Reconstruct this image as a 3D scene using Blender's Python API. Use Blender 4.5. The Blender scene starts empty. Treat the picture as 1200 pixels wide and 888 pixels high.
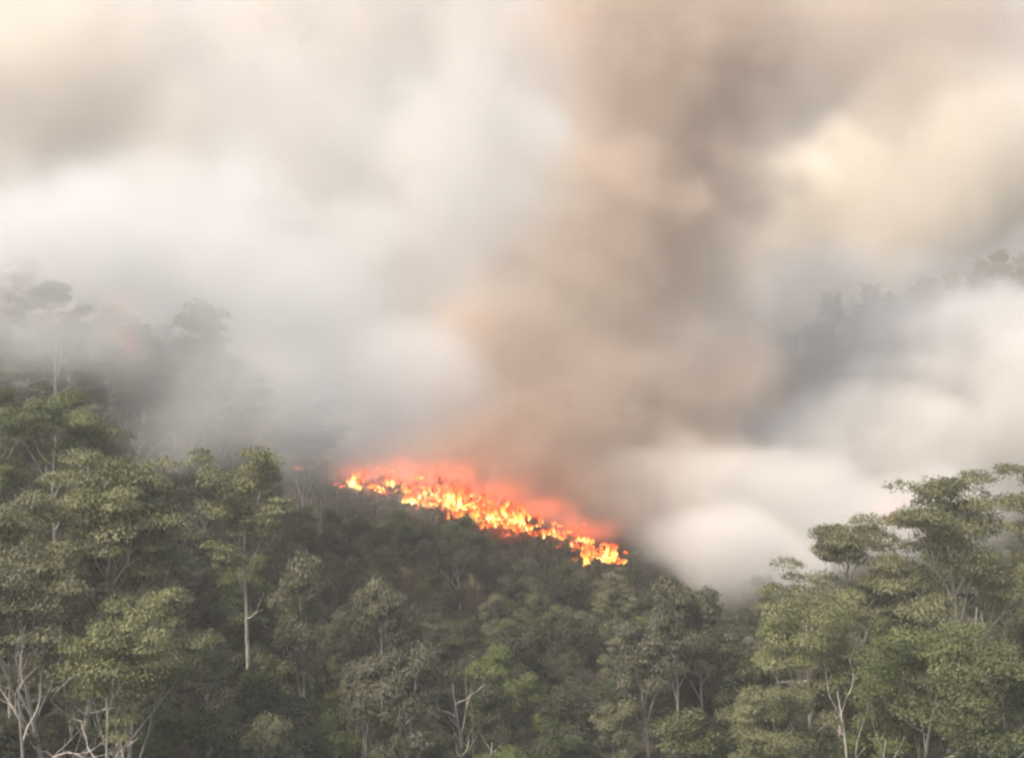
import bpy, math, random
import numpy as np
from mathutils import Vector, Matrix

S = bpy.context.scene
C = S.collection
R = math.radians

# ------------------------------------------------------------------ camera
PITCH = R(-4.0)
CAMZ = 60.0
cam_d = bpy.data.cameras.new('camera')
cam = bpy.data.objects.new('camera', cam_d)
C.objects.link(cam)
cam.location = (0, 0, CAMZ)
cam.rotation_euler = (R(90) + PITCH, 0, 0)
cam_d.sensor_fit = 'HORIZONTAL'
cam_d.angle = R(48)
cam_d.clip_end = 9000
cam_d.clip_start = 0.5
S.camera = cam
# ------------------------------------------------------------------ sky, sun, exposure
SUN_EL, SUN_AZ = R(56), R(245)          # azimuth clockwise from +Y : behind the camera, to the left
w = bpy.data.worlds.new('World')
S.world = w
w.use_nodes = True
wn = w.node_tree
sky = wn.nodes.new('ShaderNodeTexSky')
sky.sky_type = 'NISHITA'
sky.sun_disc = False
sky.sun_elevation = SUN_EL
sky.sun_rotation = SUN_AZ
sky.air_density = 1.0
sky.dust_density = 4.0
sky.ozone_density = 0.6
wn.links.new(sky.outputs[0], wn.nodes['Background'].inputs[0])
wn.nodes['Background'].inputs[1].default_value = 0.13
sun_d = bpy.data.lights.new('sun', 'SUN')
sun_d.energy = 3.2
sun_d.angle = R(20)
sun_d.color = (1.0, 0.87, 0.70)
sun = bpy.data.objects.new('sun', sun_d)
C.objects.link(sun)
sdir = Vector((math.sin(SUN_AZ) * math.cos(SUN_EL), math.cos(SUN_AZ) * math.cos(SUN_EL), math.sin(SUN_EL)))
sun.rotation_euler = sdir.to_track_quat('Z', 'Y').to_euler()
sun.location = sdir * 300
vs = S.view_settings
vs.view_transform = 'Standard'
vs.look = 'None'
vs.exposure = 0.86
vs.gamma = 1.0
vs.use_curve_mapping = False
# ------------------------------------------------------------------ renderer
cy = S.cycles
cy.use_light_tree = False
cy.max_bounces = 7
cy.diffuse_bounces = 2
cy.glossy_bounces = 1
cy.transmission_bounces = 2
cy.transparent_max_bounces = 8
cy.volume_bounces = 3
cy.volume_step_rate = 2.0
cy.volume_max_steps = 96
cy.use_adaptive_sampling = True
cy.adaptive_threshold = 0.03
cy.use_denoising = True
cy.sample_clamp_indirect = 4.0
cy.caustics_reflective = False
cy.caustics_refractive = False
cy.filter_width = 2.4                    # soft phone-video lens
SMOKE = True

# ------------------------------------------------------------------ helpers
FPX = 600.0 / math.tan(R(24))
FWD = np.array([0, math.cos(PITCH), math.sin(PITCH)])
UP = np.array([0, -math.sin(PITCH), math.cos(PITCH)])


def at(px, py, Y):
    """point at depth Y on the sight line of a photograph pixel: only a surveying aid"""
    d = np.array([(px - 600) / FPX, 0, 0]) + FWD + UP * ((444 - py) / FPX)
    d = d * (Y / d[1])
    return np.array([d[0], Y, CAMZ + d[2]])


def tag(o, label=None, cat=None, group=None, kind=None):
    if label: o['label'] = label
    if cat: o['category'] = cat
    if group: o['group'] = group
    if kind: o['kind'] = kind
    return o


def mesh_np(name, v, f, mat=None, smooth=False, tint=None):
    """mesh from an array of vertices and an (n, k) array of equal polygons"""
    v = np.asarray(v, np.float32)
    f = np.asarray(f, np.int32)
    me = bpy.data.meshes.new(name)
    k = f.shape[1]
    me.vertices.add(len(v))
    me.vertices.foreach_set('co', v.ravel())
    me.loops.add(f.size)
    me.loops.foreach_set('vertex_index', f.ravel())
    me.polygons.add(len(f))
    me.polygons.foreach_set('loop_start', np.arange(0, f.size, k, dtype=np.int32))
    me.polygons.foreach_set('loop_total', np.full(len(f), k, np.int32))
    if smooth:
        me.polygons.foreach_set('use_smooth', np.ones(len(f), bool))
    if tint is not None:
        a = me.attributes.new('tint', 'FLOAT', 'FACE')
        a.data.foreach_set('value', np.asarray(tint, np.float32))
    me.update(calc_edges=True)
    if mat: me.materials.append(mat)
    return me


def link(name, data, parent=None):
    o = bpy.data.objects.new(name, data)
    C.objects.link(o)
    if parent: o.parent = parent
    return o


class NT:
    """tiny node-tree builder"""
    def __init__(self, tree): self.t = tree

    def n(self, typ, ins=None, **props):
        nd = self.t.nodes.new(typ)
        for k, v in props.items(): setattr(nd, k, v)
        for k, v in (ins or {}).items():
            s = nd.inputs[k]
            if hasattr(v, 'is_linked'): self.t.links.new(v, s)
            else: s.default_value = v
        return nd

    def m(self, op, a, b=0.0, c=0.0):
        return self.n('ShaderNodeMath', {0: a, 1: b, 2: c}, operation=op).outputs[0]

    def vm(self, op, a, b=(0, 0, 0)):
        nd = self.n('ShaderNodeVectorMath', {0: a, 1: b}, operation=op)
        return nd.outputs['Value'] if op in ('LENGTH', 'DOT_PRODUCT') else nd.outputs[0]


def material(name):
    m = bpy.data.materials.new(name)
    m.use_nodes = True
    m.node_tree.nodes.clear()
    t = NT(m.node_tree)
    out = t.n('ShaderNodeOutputMaterial')
    return m, t, out


def ramp(t, fac, stops, interp='LINEAR'):
    r = t.n('ShaderNodeValToRGB', {0: fac})
    r.color_ramp.interpolation = interp
    e = r.color_ramp.elements
    e[0].position, e[0].color = stops[0][0], (*stops[0][1], 1)
    e[1].position, e[1].color = stops[-1][0], (*stops[-1][1], 1)
    for p, c in stops[1:-1]:
        x = e.new(p)
        x.color = (*c, 1)
    return r.outputs[0]


# ------------------------------------------------------------------ materials
def leaf_material(name, dark, mid, light, trans=0.28):
    m, t, out = material(name)
    at_ = t.n('ShaderNodeAttribute', attribute_name='tint')
    oi = t.n('ShaderNodeObjectInfo')
    f = t.m('ADD', at_.outputs['Fac'], t.m('MULTIPLY', t.m('SUBTRACT', oi.outputs['Random'], 0.5), 0.35))
    col = ramp(t, f, [(0.05, dark), (0.5, mid), (0.95, light)])
    # individual plants lean a little to grey or to green
    hs = t.n('ShaderNodeHueSaturation', {'Hue': t.m('ADD', 0.49, t.m('MULTIPLY', oi.outputs['Random'], 0.02)),
                                         'Saturation': t.m('ADD', 0.85, t.m('MULTIPLY', oi.outputs['Random'], 0.3)), 'Color': col})
    b = t.n('ShaderNodeBsdfPrincipled', {'Base Color': hs.outputs[0], 'Roughness': 0.55, 'Specular IOR Level': 0.35})
    tr = t.n('ShaderNodeBsdfTranslucent', {'Color': hs.outputs[0]})
    mx = t.n('ShaderNodeMixShader', {0: trans, 1: b.outputs[0], 2: tr.outputs[0]})
    t.t.links.new(mx.outputs[0], out.inputs['Surface'])
    return m


def bark_material(name, c1, c2, scale=1.0):
    m, t, out = material(name)
    tc = t.n('ShaderNodeTexCoord')
    mp = t.n('ShaderNodeMapping', {'Vector': tc.outputs['Object'], 'Scale': (3 * scale, 3 * scale, 0.5 * scale)})
    nz = t.n('ShaderNodeTexNoise', {'Vector': mp.outputs[0], 'Scale': 1.0, 'Detail': 4.0, 'Roughness': 0.65})
    col = ramp(t, nz.outputs[0], [(0.35, c1), (0.62, c2)])
    bp = t.n('ShaderNodeBump', {'Height': nz.outputs[0], 'Strength': 0.5, 'Distance': 0.05})
    b = t.n('ShaderNodeBsdfPrincipled', {'Base Color': col, 'Roughness': 0.85, 'Normal': bp.outputs[0], 'Specular IOR Level': 0.2})
    t.t.links.new(b.outputs[0], out.inputs['Surface'])
    return m


M = {}
M['gum_leaf'] = leaf_material('gum_leaf', (0.068, 0.074, 0.034), (0.155, 0.162, 0.080), (0.27, 0.270, 0.150))
M['bright_leaf'] = leaf_material('bright_leaf', (0.046, 0.062, 0.022), (0.105, 0.132, 0.046), (0.19, 0.215, 0.084))
M['grey_leaf'] = leaf_material('grey_leaf', (0.070, 0.074, 0.042), (0.128, 0.132, 0.076), (0.21, 0.205, 0.125))
M['dark_leaf'] = leaf_material('dark_leaf', (0.022, 0.030, 0.014), (0.050, 0.064, 0.028), (0.085, 0.102, 0.046))
M['pale_bark'] = bark_material('pale_bark', (0.22, 0.19, 0.15), (0.55, 0.51, 0.44))
M['rough_bark'] = bark_material('rough_bark', (0.06, 0.05, 0.042), (0.17, 0.15, 0.125))
M['char_bark'] = bark_material('char_bark', (0.012, 0.011, 0.010), (0.04, 0.035, 0.03))

# ------------------------------------------------------------------ terrain
# survey: (px, canopy py, depth, canopy height) -> ground point
SURV = [
    (-350, 300, 120, 15), (-300, 190, 180, 15), (-150, 300, 170, 15), (0, 365, 172, 15), (150, 440, 175, 15), (260, 515, 180, 15), (360, 572, 186, 12),
    (470, 586, 190, 12), (550, 598, 190, 12), (650, 630, 186, 12), (740, 665, 180, 12), (860, 700, 172, 14),
    (1000, 660, 175, 15), (1200, 590, 180, 15), (1450, 500, 180, 15),
    (-150, 700, 90, 12), (50, 790, 88, 12), (200, 850, 88, 12), (400, 880, 95, 12), (600, 880, 98, 10), (800, 885, 98, 12), (1000, 880, 92, 12),
    (1150, 840, 90, 12), (1350, 800, 90, 12),
    (60, 560, 130, 13), (-150, 450, 130, 13), (300, 720, 128, 14), (420, 725, 135, 12), (560, 725, 142, 10), (700, 735, 142, 10), (880, 750, 130, 12),
    (1060, 730, 135, 12), (1250, 690, 135, 12),
    (1350, 270, 300, 15), (1200, 320, 300, 15), (1080, 335, 300, 15), (960, 400, 300, 15), (860, 450, 295, 15), (700, 530, 290, 15), (500, 530, 290, 15),
    (300, 450, 270, 15), (100, 330, 250, 15), (-100, 250, 240, 15),
    (200, 560, 160, 13), (100, 500, 150, 13), (1000, 560, 230, 13), (1200, 470, 240, 13),
    (600, 1300, 62, 9), (200, 1300, 62, 9), (1000, 1300, 62, 9), (1300, 1250, 62, 9), (-100, 1200, 62, 9),
]
CP = np.array([at(a, b, c) - np.array([0, 0, d]) for a, b, c, d in SURV])


# linear radial basis through the survey points, levelling out far away
_D = np.hypot(CP[:, None, 0] - CP[None, :, 0], CP[:, None, 1] - CP[None, :, 1])
_A = np.block([[-_D + 3.0 * np.eye(len(CP)) * -1, np.c_[np.ones(len(CP)), CP[:, :2]]], [np.r_[[np.ones(len(CP))], CP[:, :2].T], np.zeros((3, 3))]])
_W = np.linalg.solve(_A, np.r_[CP[:, 2], 0, 0, 0])


def ground(x, y):
    x = np.asarray(x, float); y = np.asarray(y, float)
    sh = np.broadcast(x, y).shape
    xx = np.broadcast_to(x, sh).ravel(); yy = np.broadcast_to(y, sh).ravel()
    # far away the land keeps the height of the rim of the surveyed area
    rx = np.clip(xx, -190, 190); ry = np.clip(yy, 40, 330)
    z = np.zeros_like(rx)
    for dx, dy in ((0, 0), (7, 0), (-7, 0), (0, 7), (0, -7)):
        d = np.sqrt((rx[:, None] + dx - CP[None, :, 0]) ** 2 + (ry[:, None] + dy - CP[None, :, 1]) ** 2 + 9.0)
        z += (-d @ _W[:-3] + _W[-3] + _W[-2] * (rx + dx) + _W[-1] * (ry + dy)) / 5
    far = np.clip((np.hypot(xx - rx, yy - ry)) / 500, 0, 1)
    z = z * (1 - far) + 30 * far
    z = z + 0.8 * np.sin(xx * 0.11 + 1.3) * np.cos(yy * 0.09) + 0.4 * np.sin(xx * 0.31 + yy * 0.23)
    return z.reshape(sh)


def gz(x, y): return float(ground(x, y))


gx = np.concatenate([np.linspace(-1500, -340, 22), np.linspace(-320, 320, 180), np.linspace(340, 1500, 22)])
gy = np.concatenate([np.linspace(-600, -40, 16), np.linspace(-30, 420, 130), np.linspace(440, 2200, 26)])
GX, GY = np.meshgrid(gx, gy)
GZ = np.concatenate([ground(GX[i:i + 8], GY[i:i + 8]) for i in range(0, len(gy), 8)])
nx, ny = len(gx), len(gy)
idx = np.arange(nx * ny).reshape(ny, nx)
quads = np.stack([idx[:-1, :-1], idx[:-1, 1:], idx[1:, 1:], idx[1:, :-1]], -1).reshape(-1, 4)
m, t, out = material('forest_floor')
tc = t.n('ShaderNodeTexCoord')
n1 = t.n('ShaderNodeTexNoise', {'Vector': tc.outputs['Object'], 'Scale': 0.35, 'Detail': 6.0, 'Roughness': 0.7})
n2 = t.n('ShaderNodeTexNoise', {'Vector': tc.outputs['Object'], 'Scale': 3.0, 'Detail': 4.0})
col = ramp(t, n1.outputs[0], [(0.3, (0.030, 0.034, 0.018)), (0.5, (0.055, 0.050, 0.030)), (0.7, (0.060, 0.070, 0.030))])
bp = t.n('ShaderNodeBump', {'Height': n2.outputs[0], 'Strength': 0.8, 'Distance': 0.4})
b = t.n('ShaderNodeBsdfPrincipled', {'Base Color': col, 'Roughness': 0.95, 'Normal': bp.outputs[0]})
t.t.links.new(b.outputs[0], out.inputs['Surface'])
gob = link('hillside_ground', mesh_np('hillside_ground', np.stack([GX, GY, GZ], -1).reshape(-1, 3), quads, m, True))
tag(gob, kind='structure')


# ------------------------------------------------------------------ trees
def tube(pts, rad, sides):
    pts = np.asarray(pts, float); n = len(pts)
    tg = np.gradient(pts, axis=0)
    tg /= np.linalg.norm(tg, axis=1)[:, None] + 1e-9
    ref = np.where(np.abs(tg[:, 2:3]) > 0.9, np.array([[1.0, 0, 0]]), np.array([[0, 0, 1.0]]))
    a = np.cross(tg, ref); a /= np.linalg.norm(a, axis=1)[:, None] + 1e-9
    bb = np.cross(tg, a)
    th = np.linspace(0, 2 * np.pi, sides, endpoint=False)
    ring = a[:, None, :] * np.cos(th)[None, :, None] + bb[:, None, :] * np.sin(th)[None, :, None]
    v = (pts[:, None, :] + ring * np.asarray(rad)[:, None, None]).reshape(-1, 3)
    i = np.arange(n - 1)[:, None] * sides; j = np.arange(sides)[None, :]; j2 = (j + 1) % sides
    f = np.stack([i + j, i + j2, i + sides + j2, i + sides + j], -1).reshape(-1, 4)
    return v, f


def tubes(lst):
    V, F, o = [], [], 0
    for p, r, s in lst:
        v, f = tube(p, r, s)
        V.append(v); F.append(f + o); o += len(v)
    return np.concatenate(V), np.concatenate(F)


def wander(rng, start, d, length, n, lift, wig, r0, r1):
    """a limb: starts along d, bends towards the light by lift, wiggles"""
    p = [np.array(start, float)]
    d = np.array(d, float); d /= np.linalg.norm(d)
    for k in range(n):
        d = d + np.array([0, 0, lift / n]) + rng.normal(0, wig, 3)
        d /= np.linalg.norm(d)
        p.append(p[-1] + d * length / n)
    return np.array(p), np.linspace(r0, r1, n + 1)


def leaf_clump(rng, c, r, flat, n, ll, lw, droop, tint0):
    d = rng.normal(0, 1, (n, 3)); d[:, 2] = np.where(d[:, 2] < -0.25, -d[:, 2] * rng.random(n), d[:, 2])
    d /= np.linalg.norm(d, axis=1)[:, None]
    rr = r * rng.uniform(0.35, 1.0, n) ** 0.6 * rng.normal(1, 0.10, n)
    p = c + d * rr[:, None] * np.array([1, 1, flat])
    ax = d * np.array([1, 1, 0.3]) + rng.normal(0, 0.6, (n, 3)) + np.array([0, 0, -droop])
    ax /= np.linalg.norm(ax, axis=1)[:, None]
    nm = d * 1.0 + rng.normal(0, 0.38, (n, 3)) + np.array([0, 0, 0.35])
    sd = np.cross(ax, nm); sd /= np.linalg.norm(sd, axis=1)[:, None] + 1e-9
    L = ll * rng.uniform(0.7, 1.3, n)[:, None]; W = lw * rng.uniform(0.7, 1.3, n)[:, None]
    v = np.stack([p - ax * L * 0.5, p + sd * W * 0.5, p + ax * L * 0.5, p - sd * W * 0.5], 1).reshape(-1, 3)
    tint = np.clip(tint0 + rng.normal(0, 0.13, n), 0, 1)
    return v, tint


def build_tree(seed, H, bole=0.4, n1=6, spread=0.42, elev=(28, 62), sub=4, clump=1.35, flat=0.5, leaves=190, ll=0.27, lw=0.115,
               droop=0.5, lean=0.06, r0=None, fork=True, bare=0, top=0.92, l1scale=1.0, taper=True, dens2=3, wig=0.10):
    rng = np.random.default_rng(seed)
    r0 = r0 or H * 0.0115
    tr, br, tips = [], [], []
    az0 = rng.uniform(0, 6.28)
    ld = np.array([math.cos(az0) * lean, math.sin(az0) * lean, 1])
    tp, trad = wander(rng, (0, 0, -0.6), ld, H * top, 14, 0.15, 0.035, r0, r0 * 0.22)
    trad[0] *= 1.5
    tr.append((tp, trad, 8))
    tips.append((tp[-1], 1.0))
    for k in range(n1):
        u = bole + (0.97 - bole) * (k + rng.uniform(0.0, 0.7)) / n1
        s = u * (len(tp) - 1); i = min(int(s), len(tp) - 2)
        st = tp[i] + (tp[i + 1] - tp[i]) * (s - i)
        az = az0 + k * 2.399 + rng.normal(0, 0.35)
        el = R(rng.uniform(*elev)) + (u - bole) * 0.35
        L1 = H * spread * l1scale * (1.10 - 0.75 * ((u - bole) / (1 - bole)) ** 1.4 if taper else 1) * rng.uniform(0.8, 1.15)
        d = np.array([math.cos(az) * math.cos(el), math.sin(az) * math.cos(el), math.sin(el)])
        rl = r0 * (1 - 0.72 * u) * 0.62
        lp, lr = wander(rng, st, d, L1, 8, 0.55, wig, rl, rl * 0.25)
        br.append((lp, lr, 6))
        tips.append((lp[-1], 1.0))
        for q in range(sub):
            uu = 0.35 + 0.6 * (q + rng.uniform(0, 0.8)) / sub
            s2 = uu * 8; i2 = min(int(s2), 7)
            st2 = lp[i2] + (lp[i2 + 1] - lp[i2]) * (s2 - i2)
            base = lp[i2 + 1] - lp[i2]; base /= np.linalg.norm(base)
            sdv = np.cross(base, [0, 0, 1]); sdv /= np.linalg.norm(sdv) + 1e-6
            d2 = base + sdv * (1 if q % 2 else -1) * rng.uniform(0.5, 1.0) + np.array([0, 0, rng.uniform(-0.1, 0.5)])
            L2 = L1 * rng.uniform(0.30, 0.50)
            r2 = lr[i2] * 0.55
            p2, rr2 = wander(rng, st2, d2, L2, 5, 0.5, 0.12, r2, r2 * 0.3)
            br.append((p2, rr2, 5))
            tips.append((p2[-1], 0.95))
            for z in range(dens2 - 1):
                s3 = rng.uniform(1.5, 4.6); i3 = int(s3)
                st3 = p2[i3] + (p2[i3 + 1] - p2[i3]) * (s3 - i3)
                d3 = (p2[i3 + 1] - p2[i3]); d3 = d3 / np.linalg.norm(d3) + rng.normal(0, 0.6, 3) + np.array([0, 0, 0.25])
                p3, rr3 = wander(rng, st3, d3, L2 * rng.uniform(0.35, 0.6), 3, 0.3, 0.12, rr2[i3] * 0.55, 0.012)
                br.append((p3, rr3, 4))
                tips.append((p3[-1], rng.uniform(0.65, 0.95)))
    dead = []
    for k in range(bare):                                   # leafless limbs low on the trunk
        u = rng.uniform(0.28, bole + 0.08)
        i = int(u * (len(tp) - 1))
        az = rng.uniform(0, 6.28)
        d = np.array([math.cos(az), math.sin(az), rng.uniform(0.0, 0.7)])
        rl = r0 * 0.34
        lp, lr = wander(rng, tp[i], d, H * rng.uniform(0.16, 0.28), 10, 0.35, 0.24, rl, 0.02)
        dead.append((lp, lr, 5))
        for q in range(4):
            i2 = rng.integers(2, 7)
            d2 = (lp[i2 + 1] - lp[i2]) * 2 + rng.normal(0, 0.7, 3) * np.linalg.norm(lp[i2 + 1] - lp[i2]) + np.array([0, 0, 0.2])
            p2, rr2 = wander(rng, lp[i2], d2, H * rng.uniform(0.05, 0.12), 5, 0.2, 0.2, lr[i2] * 0.6, 0.012)
            dead.append((p2, rr2, 4))
    V, T = [], []
    zs = np.array([p[2] for p, _ in tips]); zlo, zhi = zs.min(), zs.max()
    for p, sc in tips:
        n = max(int(1.7 * leaves * sc * rng.uniform(0.75, 1.25)), 12)
        v, tt = leaf_clump(rng, p, clump * sc * rng.uniform(0.75, 1.25), flat * rng.uniform(0.8, 1.2), n, ll, lw, droop, rng.normal(0.5, 0.16))
        V.append(v); T.append(tt)
    V = np.concatenate(V); T = np.concatenate(T)
    F = np.arange(len(V)).reshape(-1, 4)
    return tubes(tr), tubes(br), (tubes(dead) if dead else None), (V, F, T), H


def tree_kind(name, leaf, bark, **kw):
    tr, br, dead, (V, F, T), H = build_tree(**kw)
    return dict(trunk=mesh_np(name + '_trunk', *tr, M[bark], True), branches=mesh_np(name + '_branches', *br, M[bark], True),
                dead=mesh_np(name + '_dead_limbs', *dead, M['pale_bark'], True) if dead else None,
                crown=mesh_np(name + '_crown', V, F, M[leaf], False, T) if leaf else None, H=float(np.percentile(V[:, 2], 99.5)))


def plant(kind, name, loc, rz, sc, label, cat, group=None, sz=None, tilt=(0, 0)):
    e = link(name, None)
    e.empty_display_size = 0.5
    e.location = loc
    e.rotation_euler = (tilt[0], tilt[1], rz)
    e.scale = (sc, sc, sz or sc)
    tag(e, label, cat, group)
    for part in ('trunk', 'branches', 'crown'):
        if kind[part]: link(part, kind[part], e)
    if kind['dead']: link('bare_limbs', kind['dead'], e)
    return e


K = {}
# tall emergent gums with stacked umbrella-like leaf masses
for i in range(4):
    K['gum%d' % i] = tree_kind('gum', 'gum_leaf', 'pale_bark', seed=11 + i, H=25, bole=0.42 - 0.03 * (i % 2), n1=11, sub=4, spread=0.34, dens2=2,
                               clump=1.75, flat=0.52, leaves=230, bare=3 + i % 2, wig=0.11)
# greener, denser gums
for i in range(3):
    K['green%d' % i] = tree_kind('green_gum', 'bright_leaf', 'pale_bark', seed=41 + i, H=20, bole=0.36, n1=9, sub=4, spread=0.38, dens2=2,
                                 clump=1.7, flat=0.55, leaves=230, bare=2, wig=0.12)
# slender grey-leaved trees of the slope
for i in range(4):
    K['slim%d' % i] = tree_kind('slender_gum', 'grey_leaf', 'pale_bark', seed=71 + i, H=15, bole=0.40, n1=6, sub=3, spread=0.27, elev=(45, 72),
                                clump=1.05, flat=0.85, leaves=130, droop=1.1, bare=i % 2, r0=0.17)
# dense dark understorey trees
for i in range(4):
    K['under%d' % i] = tree_kind('understorey_tree', 'dark_leaf', 'rough_bark', seed=101 + i, H=9.5, bole=0.22, n1=7, sub=3, spread=0.42,
                                 elev=(20, 60), clump=1.15, flat=0.75, leaves=150, droop=0.5, r0=0.13, dens2=3)
for i in range(3):
    K['mid%d' % i] = tree_kind('leafy_tree', 'bright_leaf', 'rough_bark', seed=131 + i, H=11, bole=0.25, n1=7, sub=3, spread=0.38,
                               elev=(25, 60), clump=1.2, flat=0.65, leaves=150, droop=0.5, r0=0.14, dens2=3)
# tall sparse tree with its leaves only at the top
for i in range(2):
    K['tall%d' % i] = tree_kind('sparse_gum', 'gum_leaf', 'pale_bark', seed=161 + i, H=22, bole=0.66, n1=7, sub=4, spread=0.27, elev=(42, 66),
                                clump=1.3, flat=0.5, leaves=130, bare=1, taper=False, l1scale=0.85)
# burning trees: charred stems with a few scorched leaves
for i in range(2):
    K['char%d' % i] = tree_kind('charred_tree', 'dark_leaf', 'char_bark', seed=191 + i, H=9, bole=0.3, n1=6, sub=3, spread=0.36,
                                clump=0.7, flat=0.7, leaves=16, r0=0.13)

# dead leafless trees with sinuous pale limbs
for i in range(3):
    K['dead%d' % i] = tree_kind('dead_gum', None, 'pale_bark', seed=211 + 3 * i, H=16, bole=0.22, n1=7, sub=3, spread=0.40, elev=(8, 50), leaves=20, r0=0.20, dens2=2, wig=0.24, top=0.8)

rnd = random.Random(5)
placed = []
LAND = []                                # named trees that others are described by


def hero(kind, px, top_py, Y, label, cat='gum tree', rz=0.0, sc=1.0, drop=None, group=None, name='gum_tree', mark=None):
    """stand a named tree so that its top reaches the surveyed height, feet on the hillside"""
    p = at(px, top_py, Y)
    g = gz(p[0], p[1])
    Hn = K[kind]['H']
    s = max((p[2] - g) / Hn, 0.3)
    sxy = sc * min(max(s, 0.75), 1.25)
    e = plant(K[kind], name, (p[0], p[1], g - 0.1), rz, sxy, label, cat, group, sz=s)
    placed.append((p[0], p[1], 3.2))
    LAND.append((p[0], p[1], mark))
    return s


MARKS = {
    'tall olive gum with broad': 'gum with bare curving limbs',
    'olive gum with pale forked': 'gum with the pale forked limb',
    'tall gum with pale forked trunk': 'gum with pale forked trunk',
    'wide olive gum': 'wide gum with the dark trunk',
    'rounded green gum': 'rounded green gum on the rise',
    'green gum beside the rounded': 'green gum high on the rise',
    'lone tall gum': 'lone tall umbrella gum',
    'slender grey gum with pale leaning': 'gum with the leaning trunk',
    'grey feathery': 'grey feathery gum',
    'small grey gum with rounded': 'small grey gum with rounded crown',
    'pale grey drooping': 'pale drooping tree',
    'low grey-green': 'low grey-green gum',
    'small grey gum at': 'small gum below the leaning trunk',
    'lower olive': 'lower olive gum among bare limbs',
    'gum with stacked': 'gum with stacked narrow crown',
    'broad olive gum with crooked': 'broad gum with crooked limbs',
    'bright green gum with pale': 'flat-crowned bright green gum',
    'large spreading': 'large spreading gum',
    'bright green gum with thick': 'thickly leaved bright green gum',
    'olive gum of middle': 'olive gum by the dark gully',
    'green gum behind': 'green gum near the orange glow',
    'thin tall gum with bare': 'thin gum below the last flames',
    'slender gum with twin': 'slender gum with twin trunks',
    'grey slender gum with a short': 'grey gum with short forked trunk',
    'slender gum with dark': 'dark gum by the white smoke',
    'thin grey gum with': 'thin grey gum with straight stem',
    'thin tall gum standing': 'thin gum below the brightest flames',
    'tall gum behind the large': 'tall gum behind the spreading gum',
    'large tree seen': 'tree outlined in thick smoke',
    'tall dark tree fading': 'dark tree fading into blue smoke',
    'gum half lost': 'gum half lost in smoke',
    'dark tree with curved': 'dark tree with curved pale limb',
}


def mark_of(label):
    return next(v for k, v in MARKS.items() if label.startswith(k))


for a in [
    # left cluster
    ('gum0', 85, 532, 94, 'tall olive gum with broad crown rising over a pale trunk with bare curving lower limbs', 0.4),
    ('gum1', 165, 545, 100, 'olive gum with pale forked limb reaching out from its bushy crown', 2.1),
    ('gum2', 5, 585, 90, 'tall gum with pale forked trunk beside the wide gum with dark trunk', 1.2),
    ('gum3', 50, 635, 84, 'wide olive gum crown with dark trunk in front of the tall pale gums', 3.5),
    ('green0', 60, 462, 128, 'rounded green gum standing on the rise above the olive gums', 0.9),
    ('green1', -10, 450, 134, 'green gum beside the rounded gum high on the smoky rise', 2.6),
    ('tall0', 292, 527, 118, 'lone tall gum with thin umbrella crown on a long bare pale trunk', 1.0),
    ('slim0', 352, 655, 108, 'slender grey gum with pale leaning trunk below the lone tall gum', 0.3),
    ('slim1', 440, 680, 112, 'grey feathery gum with forked pale trunk on the slope below the fire', 1.9),
    ('slim2', 415, 775, 100, 'small grey gum with rounded crown at the foot of the slope', 2.7),
    ('slim3', 468, 755, 99, 'pale grey drooping tree beside the small rounded grey gum', 0.0),
    ('slim1', 250, 760, 98, 'low grey-green gum beside the bare curving limbs', 4.0),
    ('slim2', 345, 840, 90, 'small grey gum at the foot of the leaning pale trunk', 5.0),
    ('gum1', 130, 700, 82, 'lower olive gum with leafy crown among bare pale limbs', 0.1),
    # right cluster
    ('gum2', 990, 610, 112, 'gum with stacked narrow crown standing against the grey smoke', 0.7),
    ('gum3', 950, 700, 98, 'broad olive gum with crooked pale limbs beside the dark gap', 1.7),
    ('green2', 1075, 725, 92, 'bright green gum with pale limbs showing below its flat crown', 2.2),
    ('gum0', 1155, 555, 105, 'large spreading gum whose flat crown reaches up into the white smoke bank', 2.9),
    ('green0', 1185, 760, 84, 'bright green gum with thick leaf masses below the large spreading gum', 3.9),
    ('gum1', 900, 790, 90, 'olive gum of middle height at the edge of the dark gully', 4.4),
    ('green1', 1120, 620, 118, 'green gum behind the large spreading gum near the orange glow', 5.1),
    ('gum3', 1222, 540, 110, 'tall gum behind the large spreading gum with its crown in thin smoke', 0.2),
    # slope
    ('tall1', 722, 676, 140, 'thin tall gum with bare straight trunk just below the end of the flames', 0.0),
    ('slim0', 800, 680, 118, 'slender gum with twin pale trunks beside the smoke foot', 1.1),
    ('slim3', 765, 730, 112, 'grey slender gum with a short forked pale trunk', 3.0),
    ('slim1', 830, 690, 121, 'slender gum with dark drooping crown at the edge of the white smoke', 4.0),
    ('slim2', 405, 690, 124, 'thin grey gum with a bare straight stem beside the feathery gum', 2.0),
    ('tall1', 545, 610, 160, 'thin tall gum standing just below the brightest flames', 2.0),
]:
    hero(a[0], a[1], a[2], a[3], a[4], rz=a[5], mark=mark_of(a[4]))
for a in [
    ('dead0', 120, 745, 79, 'dead leafless tree with sinuous pale limbs below the tall olive gums', 0.3, 'dead tree below the olive gums'),
    ('dead1', 1015, 745, 86, 'dead pale tree with crooked bare limbs among the bright green gums', 1.4, 'dead tree among green gums'),
    ('dead2', 1150, 690, 98, 'dead tree with long bare pale limbs under the large spreading gum', 2.2, 'dead tree under the spreading gum'),
    ('dead1', 25, 690, 80, 'dead forked pale tree beside the wide gum with the dark trunk', 4.0, 'dead forked tree'),
    ('dead2', 545, 770, 104, 'small dead grey tree among the leafy shrubs of the slope', 5.0, 'small dead tree'),
]:
    hero(a[0], a[1], a[2], a[3], a[4], cat='dead tree', rz=a[5], name='dead_tree', sc=0.9, mark=a[6])
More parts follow.
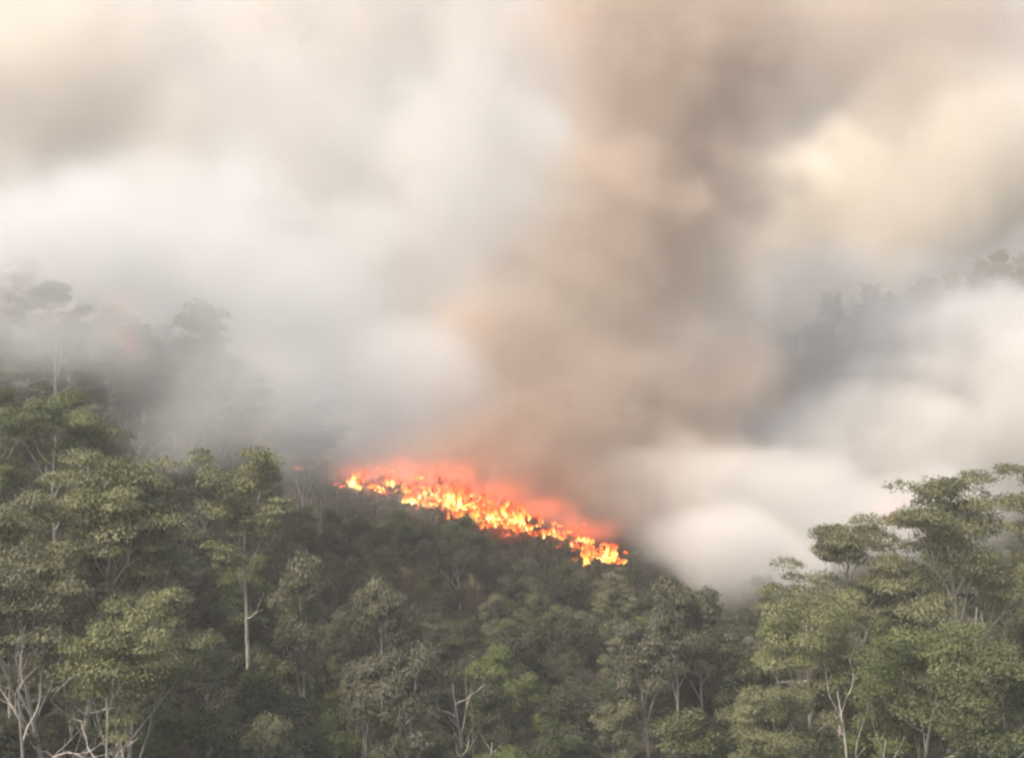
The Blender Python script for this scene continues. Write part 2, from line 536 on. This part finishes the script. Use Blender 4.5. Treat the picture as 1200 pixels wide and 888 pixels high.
# trees inside the smoke
for a in [
    ('green1', 235, 355, 165, 'large tree seen as a pale grey outline through thick smoke', 1.0),
    ('gum2', 60, 330, 172, 'tall dark tree fading into the blue smoke high on the rise', 2.0),
    ('gum1', 345, 470, 172, 'gum half lost in grey smoke beyond the upper end of the flames', 0.0),
    ('gum3', 150, 420, 160, 'dark tree with curved pale limb at the lower edge of the blue smoke', 0.5),
]:
    hero(a[0], a[1], a[2], a[3], a[4], rz=a[5], mark=mark_of(a[4]))

# ------------------------------------------------------------------ the rest of the forest, tree by tree
GROUPS = {
    'under': ('understorey_tree', 'dark {} tree', 'understorey tree', 'dark understorey trees on the slope'),
    'mid': ('leafy_tree', '{} green leafy tree', 'leafy tree', 'leafy green trees of the slope'),
    'slim': ('slender_gum', '{} grey slender gum', 'slender gum', 'slender grey gums of the slope'),
    'gum': ('background_gum', '{} smoke-dimmed far gum', 'far gum', 'gums on the smoky far hillside'),
}


def fill(n, ylo, yhi, rmin, choose, pxlo=-40, pxhi=1240, tries=12000):
    cnt = 0
    for _ in range(tries):
        if cnt >= n: break
        Y = math.sqrt(rnd.uniform(ylo ** 2, yhi ** 2))
        px = rnd.uniform(pxlo, pxhi)
        X = (px - 600) / FPX * Y
        ok = all((X - a) ** 2 + (Y - b_) ** 2 > (rmin * 0.5 + r * 0.5) ** 2 for a, b_, r in placed)
        if not ok: continue
        g = gz(X, Y)
        kind, sc = choose(px, Y)
        if kind is None: continue
        fam = kind.rstrip('0123456789')
        nm, lab, cat, grp = GROUPS[fam]
        sz = sc * rnd.uniform(0.85, 1.2)
        h = K[kind]['H'] * sz
        size = 'low rounded' if h < 8.5 else 'bushy' if h < 11 else 'taller' if h < 14 else 'tall'
        lx, ly, lm = min(LAND, key=lambda q: (q[0] - X) ** 2 + (q[1] - Y) ** 2)
        dx, dy = X - lx, Y - ly
        dist = math.hypot(dx, dy)
        how = 'just' if dist < 6 else 'some way' if dist < 13 else 'well' if dist < 25 else 'far'
        rel = 'uphill of' if dy > 0.45 * dist else 'downhill of' if dy < -0.45 * dist else 'sideways from'
        text = '%s %s %s the %s' % (lab.format(size), how, rel, lm)
        text = text.replace('sideways from', 'beside') if len(text.split()) > 16 else text
        if fam == 'gum':
            text = '%s smoke-dimmed gum on the far %s' % (size, 'ridge behind the white smoke bank' if X > 0 else 'rise behind the blue grey smoke veil')
        plant(K[kind], nm, (X, Y, g - 0.1), rnd.uniform(0, 6.28), sc, text, cat, grp, sz=sz)
        placed.append((X, Y, rmin))
        cnt += 1
    return cnt


def pick_near(px, Y):
    r = rnd.random()
    if r < 0.50: return 'under%d' % rnd.randrange(4), rnd.uniform(0.75, 1.25)
    if r < 0.80: return 'mid%d' % rnd.randrange(3), rnd.uniform(0.75, 1.15)
    return 'slim%d' % rnd.randrange(4), rnd.uniform(0.65, 1.0)


def pick_far(px, Y):
    return 'gum%d' % rnd.randrange(4), rnd.uniform(0.42, 0.6)


print('near', fill(330, 74, 186, 4.6, pick_near))
print('front', fill(70, 70, 112, 3.4, lambda px, Y: (('under%d' % rnd.randrange(4)) if rnd.random() < 0.6 else 'mid%d' % rnd.randrange(3), rnd.uniform(0.6, 0.95))))
print('far right', fill(110, 278, 325, 4.6, pick_far, 820, 1260))
print('far left', fill(40, 186, 262, 6.5, pick_far, -60, 330))

# ------------------------------------------------------------------ fire
FIRE = [(345, 545, 206), (380, 558, 203), (420, 569, 200), (470, 576, 198), (520, 586, 196), (560, 600, 194), (600, 612, 192), (640, 626, 190), (690, 645, 187), (740, 660, 184)]


def fire_at(u):
    s_ = u * (len(FIRE) - 1); k = min(int(s_), len(FIRE) - 2); f = s_ - k
    a, b_ = FIRE[k], FIRE[k + 1]
    return [a[q] + (b_[q] - a[q]) * f for q in range(3)]


def flame_material(name, gain):
    m, t, out = material(name)
    tc = t.n('ShaderNodeTexCoord')
    oi = t.n('ShaderNodeObjectInfo')
    sp = t.n('ShaderNodeSeparateXYZ', {0: tc.outputs['Generated']})
    mp = t.n('ShaderNodeMapping', {'Vector': tc.outputs['Object'], 'Location': (0, 0, 0), 'Scale': (1.6, 1.6, 0.8)})
    off = t.vm('ADD', mp.outputs[0], t.n('ShaderNodeCombineXYZ', {0: t.m('MULTIPLY', oi.outputs['Random'], 40.0)}).outputs[0])
    nz = t.n('ShaderNodeTexNoise', {'Vector': off, 'Scale': 1.5, 'Detail': 5.0, 'Roughness': 0.7}).outputs[0]
    heat = t.m('ADD', t.m('SUBTRACT', 1.0, sp.outputs[2]), t.m('MULTIPLY', t.m('SUBTRACT', nz, 0.5), 2.2))
    heat = t.m('ADD', heat, t.m('MULTIPLY', t.m('SUBTRACT', oi.outputs['Random'], 0.62), 0.9))
    col = ramp(t, heat, [(0.05, (0.6, 0.05, 0.02)), (0.45, (1.0, 0.15, 0.03)), (0.72, (1.0, 0.30, 0.05)), (1.05, (1.0, 0.62, 0.18))])
    st = t.n('ShaderNodeMapRange', {0: heat, 1: 0.0, 2: 1.0, 3: 0.6 * gain, 4: 2.9 * gain}).outputs[0]
    em = t.n('ShaderNodeEmission', {'Color': col, 'Strength': st})
    tr = t.n('ShaderNodeBsdfTransparent')
    fac = t.n('ShaderNodeMapRange', {0: heat, 1: -0.05, 2: 0.35, 3: 0.0, 4: 0.92}, interpolation_type='SMOOTHSTEP').outputs[0]
    fac = t.m('MULTIPLY', fac, t.n('ShaderNodeMapRange', {0: t.m('ADD', sp.outputs[2], t.m('MULTIPLY', t.m('SUBTRACT', nz, 0.5), 0.3)), 1: 0.04, 2: 0.42, 3: 0.0, 4: 1.0}, interpolation_type='SMOOTHSTEP').outputs[0])
    mx = t.n('ShaderNodeMixShader', {0: fac, 1: tr.outputs[0], 2: em.outputs[0]})
    t.t.links.new(mx.outputs[0], out.inputs['Surface'])
    return m


def flame_mesh(seed, mat):
    """one licking flame: a broad body that splits into a few pointed, swaying tongues"""
    rng = np.random.default_rng(seed)
    V, F, o = [], [], 0
    for k in range(rng.integers(5, 9)):
        h = rng.uniform(0.3, 0.9) if k else 1.0
        n = 9
        z = np.linspace(-0.05, h, n)
        a = rng.uniform(0, 6.28); lean = rng.uniform(0.05, 0.55)
        base = rng.normal(0, 0.22, 2) * (k > 0)
        ph = rng.uniform(0, 6.28)
        p = np.stack([base[0] + lean * np.cos(a) * (z / h) ** 1.5 * h + 0.07 * np.sin(z * 9 + ph), base[1] + lean * np.sin(a) * (z / h) ** 1.5 * h + 0.07 * np.cos(z * 8 + ph), z], 1)
        u = np.clip(z / h, 0, 1)
        r = 0.13 * h ** 0.6 * (0.8 + 1.0 * u) * (1 - u) ** 0.8 * (1 + 0.35 * np.sin(u * 11 + ph)) + 0.004
        v, f = tube(p, r, 7)
        v[:, :2] += rng.normal(0, 0.022, (len(v), 2))
        if k: F.append(np.array([[0, 1, o + 1, o]]))          # tongues share one burning base
        V.append(v); F.append(f + o); o += len(v)
    return mesh_np('flame', np.concatenate(V), np.concatenate(F), mat, True)


FM = flame_material('flame', 1.0)
FV = [flame_mesh(300 + i, FM) for i in range(9)]
DIM = flame_mesh(320, flame_material('low_flame', 0.3))
frnd = random.Random(77)
for i in range(285):
    zone = 0 if i < 45 else 1 if i < 175 else 2
    u = (frnd.uniform(0.18, 0.38), frnd.uniform(0.36, 0.72), 0.64 + 0.36 * frnd.random())[zone]
    px, py, Y = fire_at(u)
    px += frnd.gauss(0, 7)
    back = frnd.random()
    band = (32, 34, 34)[zone] * back * frnd.random()
    p = at(px, py - band + frnd.uniform(-3, 5), Y + back * 9 + frnd.uniform(-1, 1))
    big = frnd.random() < (0.04, 0.36, 0.06)[zone]
    h = frnd.uniform(3.5, 7.5) if big else frnd.uniform((0.9, 1.2, 0.6)[zone], (1.8, 2.8, 1.7)[zone])
    o = link('flame', FV[frnd.randrange(len(FV))])
    o.location = tuple(p - np.array([0, 0, h * 0.4]))
    wd = h * frnd.uniform(0.6, 1.3) if h < 3 else h * frnd.uniform(0.55, 0.9)
    o.scale = (wd, wd, h)
    o.rotation_euler = (frnd.gauss(0, 0.15), frnd.gauss(0.12, 0.2), frnd.uniform(0, 6.28))
    where = ('in the smoke-reddened end', 'in the bright yellow middle', 'in the broken lower end')[zone]
    tag(o, '%s orange flame %s of the fire front' % ('tall' if h > 2.2 else 'small', where), 'flame', 'flames along the fire front')
for px, py, Y, h, lab in ((352, 540, 204, 4.2, 'small separate red flame at the upper end of the fire front'), (820, 657, 178, 0.9, 'tiny red flame at the foot of the white smoke'),
                          (1045, 605, 160, 3.0, 'orange flame glowing through smoke behind the stacked gum')):
    p = at(px, py, Y)
    o = link('flame', DIM)
    o.location = tuple(p - np.array([0, 0, h * 0.5])); o.scale = (h * 0.9, h * 0.9, h)
    tag(o, lab, 'flame')
# charred trees standing among the flames
for i in range(34):
    px, py, Y = fire_at((i + frnd.random()) / 34)
    Yc = Y + frnd.uniform(-2, 9)
    p = at(px, py, Yc)
    g = gz(p[0], p[1])
    sz = max((p[2] - g + frnd.uniform(-1, 2.5)) / 9, 0.5)
    plant(K['char%d' % (i % 2)], 'charred_tree', (p[0], p[1], g - 0.1), frnd.uniform(0, 6.28), min(max(sz, .8), 1.3), 'black charred tree standing among the flames of the fire front', 'charred tree',
          'charred trees in the flames', sz=sz)

# ------------------------------------------------------------------ smoke
def smoke(name, label, cat, color, absorb, lo, hi, res, blobs, nscale, namp, warp, soft, dens, aniso=0.0, glow=0.0):
    """a soft bounded body of smoke: density field of billows on a voxel grid"""
    m, t, out = material(name)
    at_ = t.n('ShaderNodeAttribute', attribute_name='density')
    p = t.n('ShaderNodeVolumePrincipled', {'Color': (*color, 1), 'Absorption Color': (*absorb, 1), 'Density': dens, 'Anisotropy': aniso})
    if glow:                                             # added fire glow: emits the look of firelit smoke, hides nothing
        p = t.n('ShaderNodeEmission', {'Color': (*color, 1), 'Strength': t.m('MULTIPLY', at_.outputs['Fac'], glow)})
    t.t.links.new(p.outputs[0], out.inputs['Volume'])
    gt = bpy.data.node_groups.new(name, 'GeometryNodeTree')
    gt.interface.new_socket('Geometry', in_out='INPUT', socket_type='NodeSocketGeometry')
    gt.interface.new_socket('Geometry', in_out='OUTPUT', socket_type='NodeSocketGeometry')
    g = NT(gt)
    out = g.n('NodeGroupOutput')
    pos = g.n('GeometryNodeInputPosition').outputs[0]
    wz = g.n('ShaderNodeTexNoise', {'Vector': pos, 'Scale': nscale * 0.6, 'Detail': 2.0})
    wv = g.vm('MULTIPLY', g.vm('SUBTRACT', wz.outputs['Color'], (0.5, 0.5, 0.5)), (warp, warp, warp))
    wp = g.vm('ADD', pos, wv)
    fb = g.n('ShaderNodeTexNoise', {'Vector': wp, 'Scale': nscale, 'Detail': 6.0, 'Roughness': 0.64}).outputs[0]
    nz = g.m('MULTIPLY', g.m('SUBTRACT', fb, 0.5), namp)
    tot = None
    for (px, py, Y, rx, rz, ry, wgt) in blobs:
        c = at(px, py, Y)
        k = Y / FPX
        d = g.vm('MULTIPLY', g.vm('SUBTRACT', wp, tuple(c)), (1 / (rx * k), 1 / ry, 1 / (rz * k)))
        s = g.m('SUBTRACT', g.m('SUBTRACT', 1.0, g.vm('LENGTH', d)), g.m('MULTIPLY', nz, -1.0))
        mr = g.n('ShaderNodeMapRange', {0: s, 1: 0.0, 2: soft, 3: 0.0, 4: wgt}, interpolation_type='SMOOTHSTEP').outputs[0]
        tot = mr if tot is None else g.m('MAXIMUM', tot, mr)
    vc = g.n('GeometryNodeVolumeCube', {'Density': tot, 'Min': lo, 'Max': hi})
    for ax, (a, b_) in zip('XYZ', zip(lo, hi)): vc.inputs['Resolution ' + ax].default_value = max(int((b_ - a) / res), 4)
    sm = g.n('GeometryNodeSetMaterial', {'Geometry': vc.outputs[0], 'Material': m})
    gt.links.new(sm.outputs[0], out.inputs[0])
    me = bpy.data.meshes.new(name)
    me.materials.append(m)
    o = link(name, me)
    o.modifiers.new('smoke_density', 'NODES').node_group = gt
    tag(o, label, cat, kind='stuff')
    return o


if SMOKE:
    smoke('smoke_column', 'thick brown smoke column rising from the line of flames', 'smoke', (0.685, 0.58, 0.50), (0.14, 0.105, 0.085),
          (-70, 186, 20), (140, 262, 140), 2.2,
          [(600, 520, 210, 260, 95, 17, 1.3), (620, 480, 240, 300, 120, 14, 0.9), (640, 430, 214, 220, 120, 18, 1.0), (720, 320, 220, 190, 150, 22, 1.0), (780, 200, 226, 150, 200, 26, 1.3),
           (800, 30, 230, 210, 180, 28, 1.1), (1010, 20, 238, 260, 150, 20, 0.45), (730, 560, 208, 190, 90, 15, 0.8), (800, 450, 216, 150, 140, 16, 0.8)],
          0.062, 1.5, 24, 0.55, 0.115)
    smoke('smoke_bank', 'white smoke bank billowing along the ground beside the brown column', 'smoke', (0.895, 0.88, 0.845), (0.18, 0.18, 0.18),
          (5, 140, 0), (150, 280, 95), 2.4,
          [(1150, 440, 230, 190, 110, 20, 1.0), (1040, 540, 220, 220, 100, 18, 1.0), (920, 600, 195, 180, 85, 14, 1.0), (870, 645, 180, 130, 55, 11, 0.9),
           (1220, 390, 235, 130, 75, 18, 1.0), (1250, 500, 215, 180, 130, 18, 0.9), (1060, 600, 165, 150, 65, 12, 0.45),
           (800, 585, 200, 120, 75, 11, 0.55), (930, 420, 262, 240, 150, 12, 0.6), (1120, 345, 268, 220, 90, 9, 0.30)],
          0.072, 1.3, 15, 0.42, 0.15)
    smoke('smoke_veil', 'thin blue grey smoke veil drifting over the dark wooded rise', 'smoke', (0.815, 0.825, 0.815), (0.11, 0.11, 0.12),
          (-135, 126, 5), (25, 262, 125), 2.6,
          [(60, 290, 150, 300, 100, 12, 1.0), (290, 390, 150, 230, 160, 12, 1.1), (110, 400, 148, 190, 90, 10, 0.9), (430, 470, 168, 160, 110, 13, 0.9),
           (320, 500, 156, 150, 70, 9, 0.8), (210, 490, 150, 150, 60, 8, 0.6), (200, 290, 225, 360, 130, 26, 0.8), (440, 340, 228, 160, 130, 18, 1.0),
           (440, 590, 178, 130, 45, 7, 0.30), (330, 150, 245, 220, 180, 14, 0.25), (560, 220, 222, 140, 220, 15, 0.6), (520, 400, 222, 130, 110, 14, 0.5)],
          0.066, 1.2, 20, 0.58, 0.10)
    smoke('distant_smoke', 'pale cream smoke cloud filling the sky behind the hills', 'smoke', (0.91, 0.845, 0.745), (0.11, 0.10, 0.09),
          (-330, 330, 0), (330, 470, 224), 4.2,
          [(60, 150, 400, 480, 300, 50, 1.0), (430, 30, 420, 320, 190, 40, 0.9), (600, 330, 410, 600, 280, 50, 0.9), (1110, 220, 370, 260, 170, 44, 1.9), (600, 450, 400, 1100, 200, 60, 1.3),
           (1000, 40, 430, 500, 240, 40, 0.8)],
          0.026, 1.4, 45, 0.6, 0.055)
    # added emissive volume imitating fire-lit smoke over the flame line
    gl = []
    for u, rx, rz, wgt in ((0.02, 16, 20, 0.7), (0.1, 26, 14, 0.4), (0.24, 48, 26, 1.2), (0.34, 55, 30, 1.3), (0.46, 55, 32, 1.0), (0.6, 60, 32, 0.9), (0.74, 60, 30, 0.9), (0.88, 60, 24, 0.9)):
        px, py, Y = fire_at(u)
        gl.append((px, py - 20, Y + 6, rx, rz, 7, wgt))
    gl += [(68, 376, 178, 20, 14, 4, 0.8), (155, 403, 174, 18, 24, 4, 0.8), (135, 365, 178, 20, 12, 4, 0.5), (1045, 600, 162, 16, 22, 4, 0.5)]  # further patches of the same added glow, away from the fire front
    smoke('added_fire_glow', 'soft red firelight glow added in the smoke over the flame line', 'fire glow', (1.0, 0.14, 0.055), (0, 0, 0),
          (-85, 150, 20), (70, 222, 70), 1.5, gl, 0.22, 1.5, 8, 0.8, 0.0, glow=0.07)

# ------------------------------------------------------------------ haze
m, t, out = material('haze')
p = t.n('ShaderNodeVolumePrincipled', {'Color': (0.93, 0.91, 0.88, 1), 'Density': 0.0005})
t.t.links.new(p.outputs[0], out.inputs['Volume'])
zlo = float(GZ.min()) - 1.5
bx = [(-1510, -610, zlo), (1510, -610, zlo), (1510, 2210, zlo), (-1510, 2210, zlo), (-1510, -610, 225), (1510, -610, 225), (1510, 2210, 225), (-1510, 2210, 225)]
hz = link('haze', mesh_np('haze', bx, [(3, 2, 1, 0), (4, 5, 6, 7), (0, 1, 5, 4), (1, 2, 6, 5), (2, 3, 7, 6), (3, 0, 4, 7)], m))
tag(hz, kind='stuff')
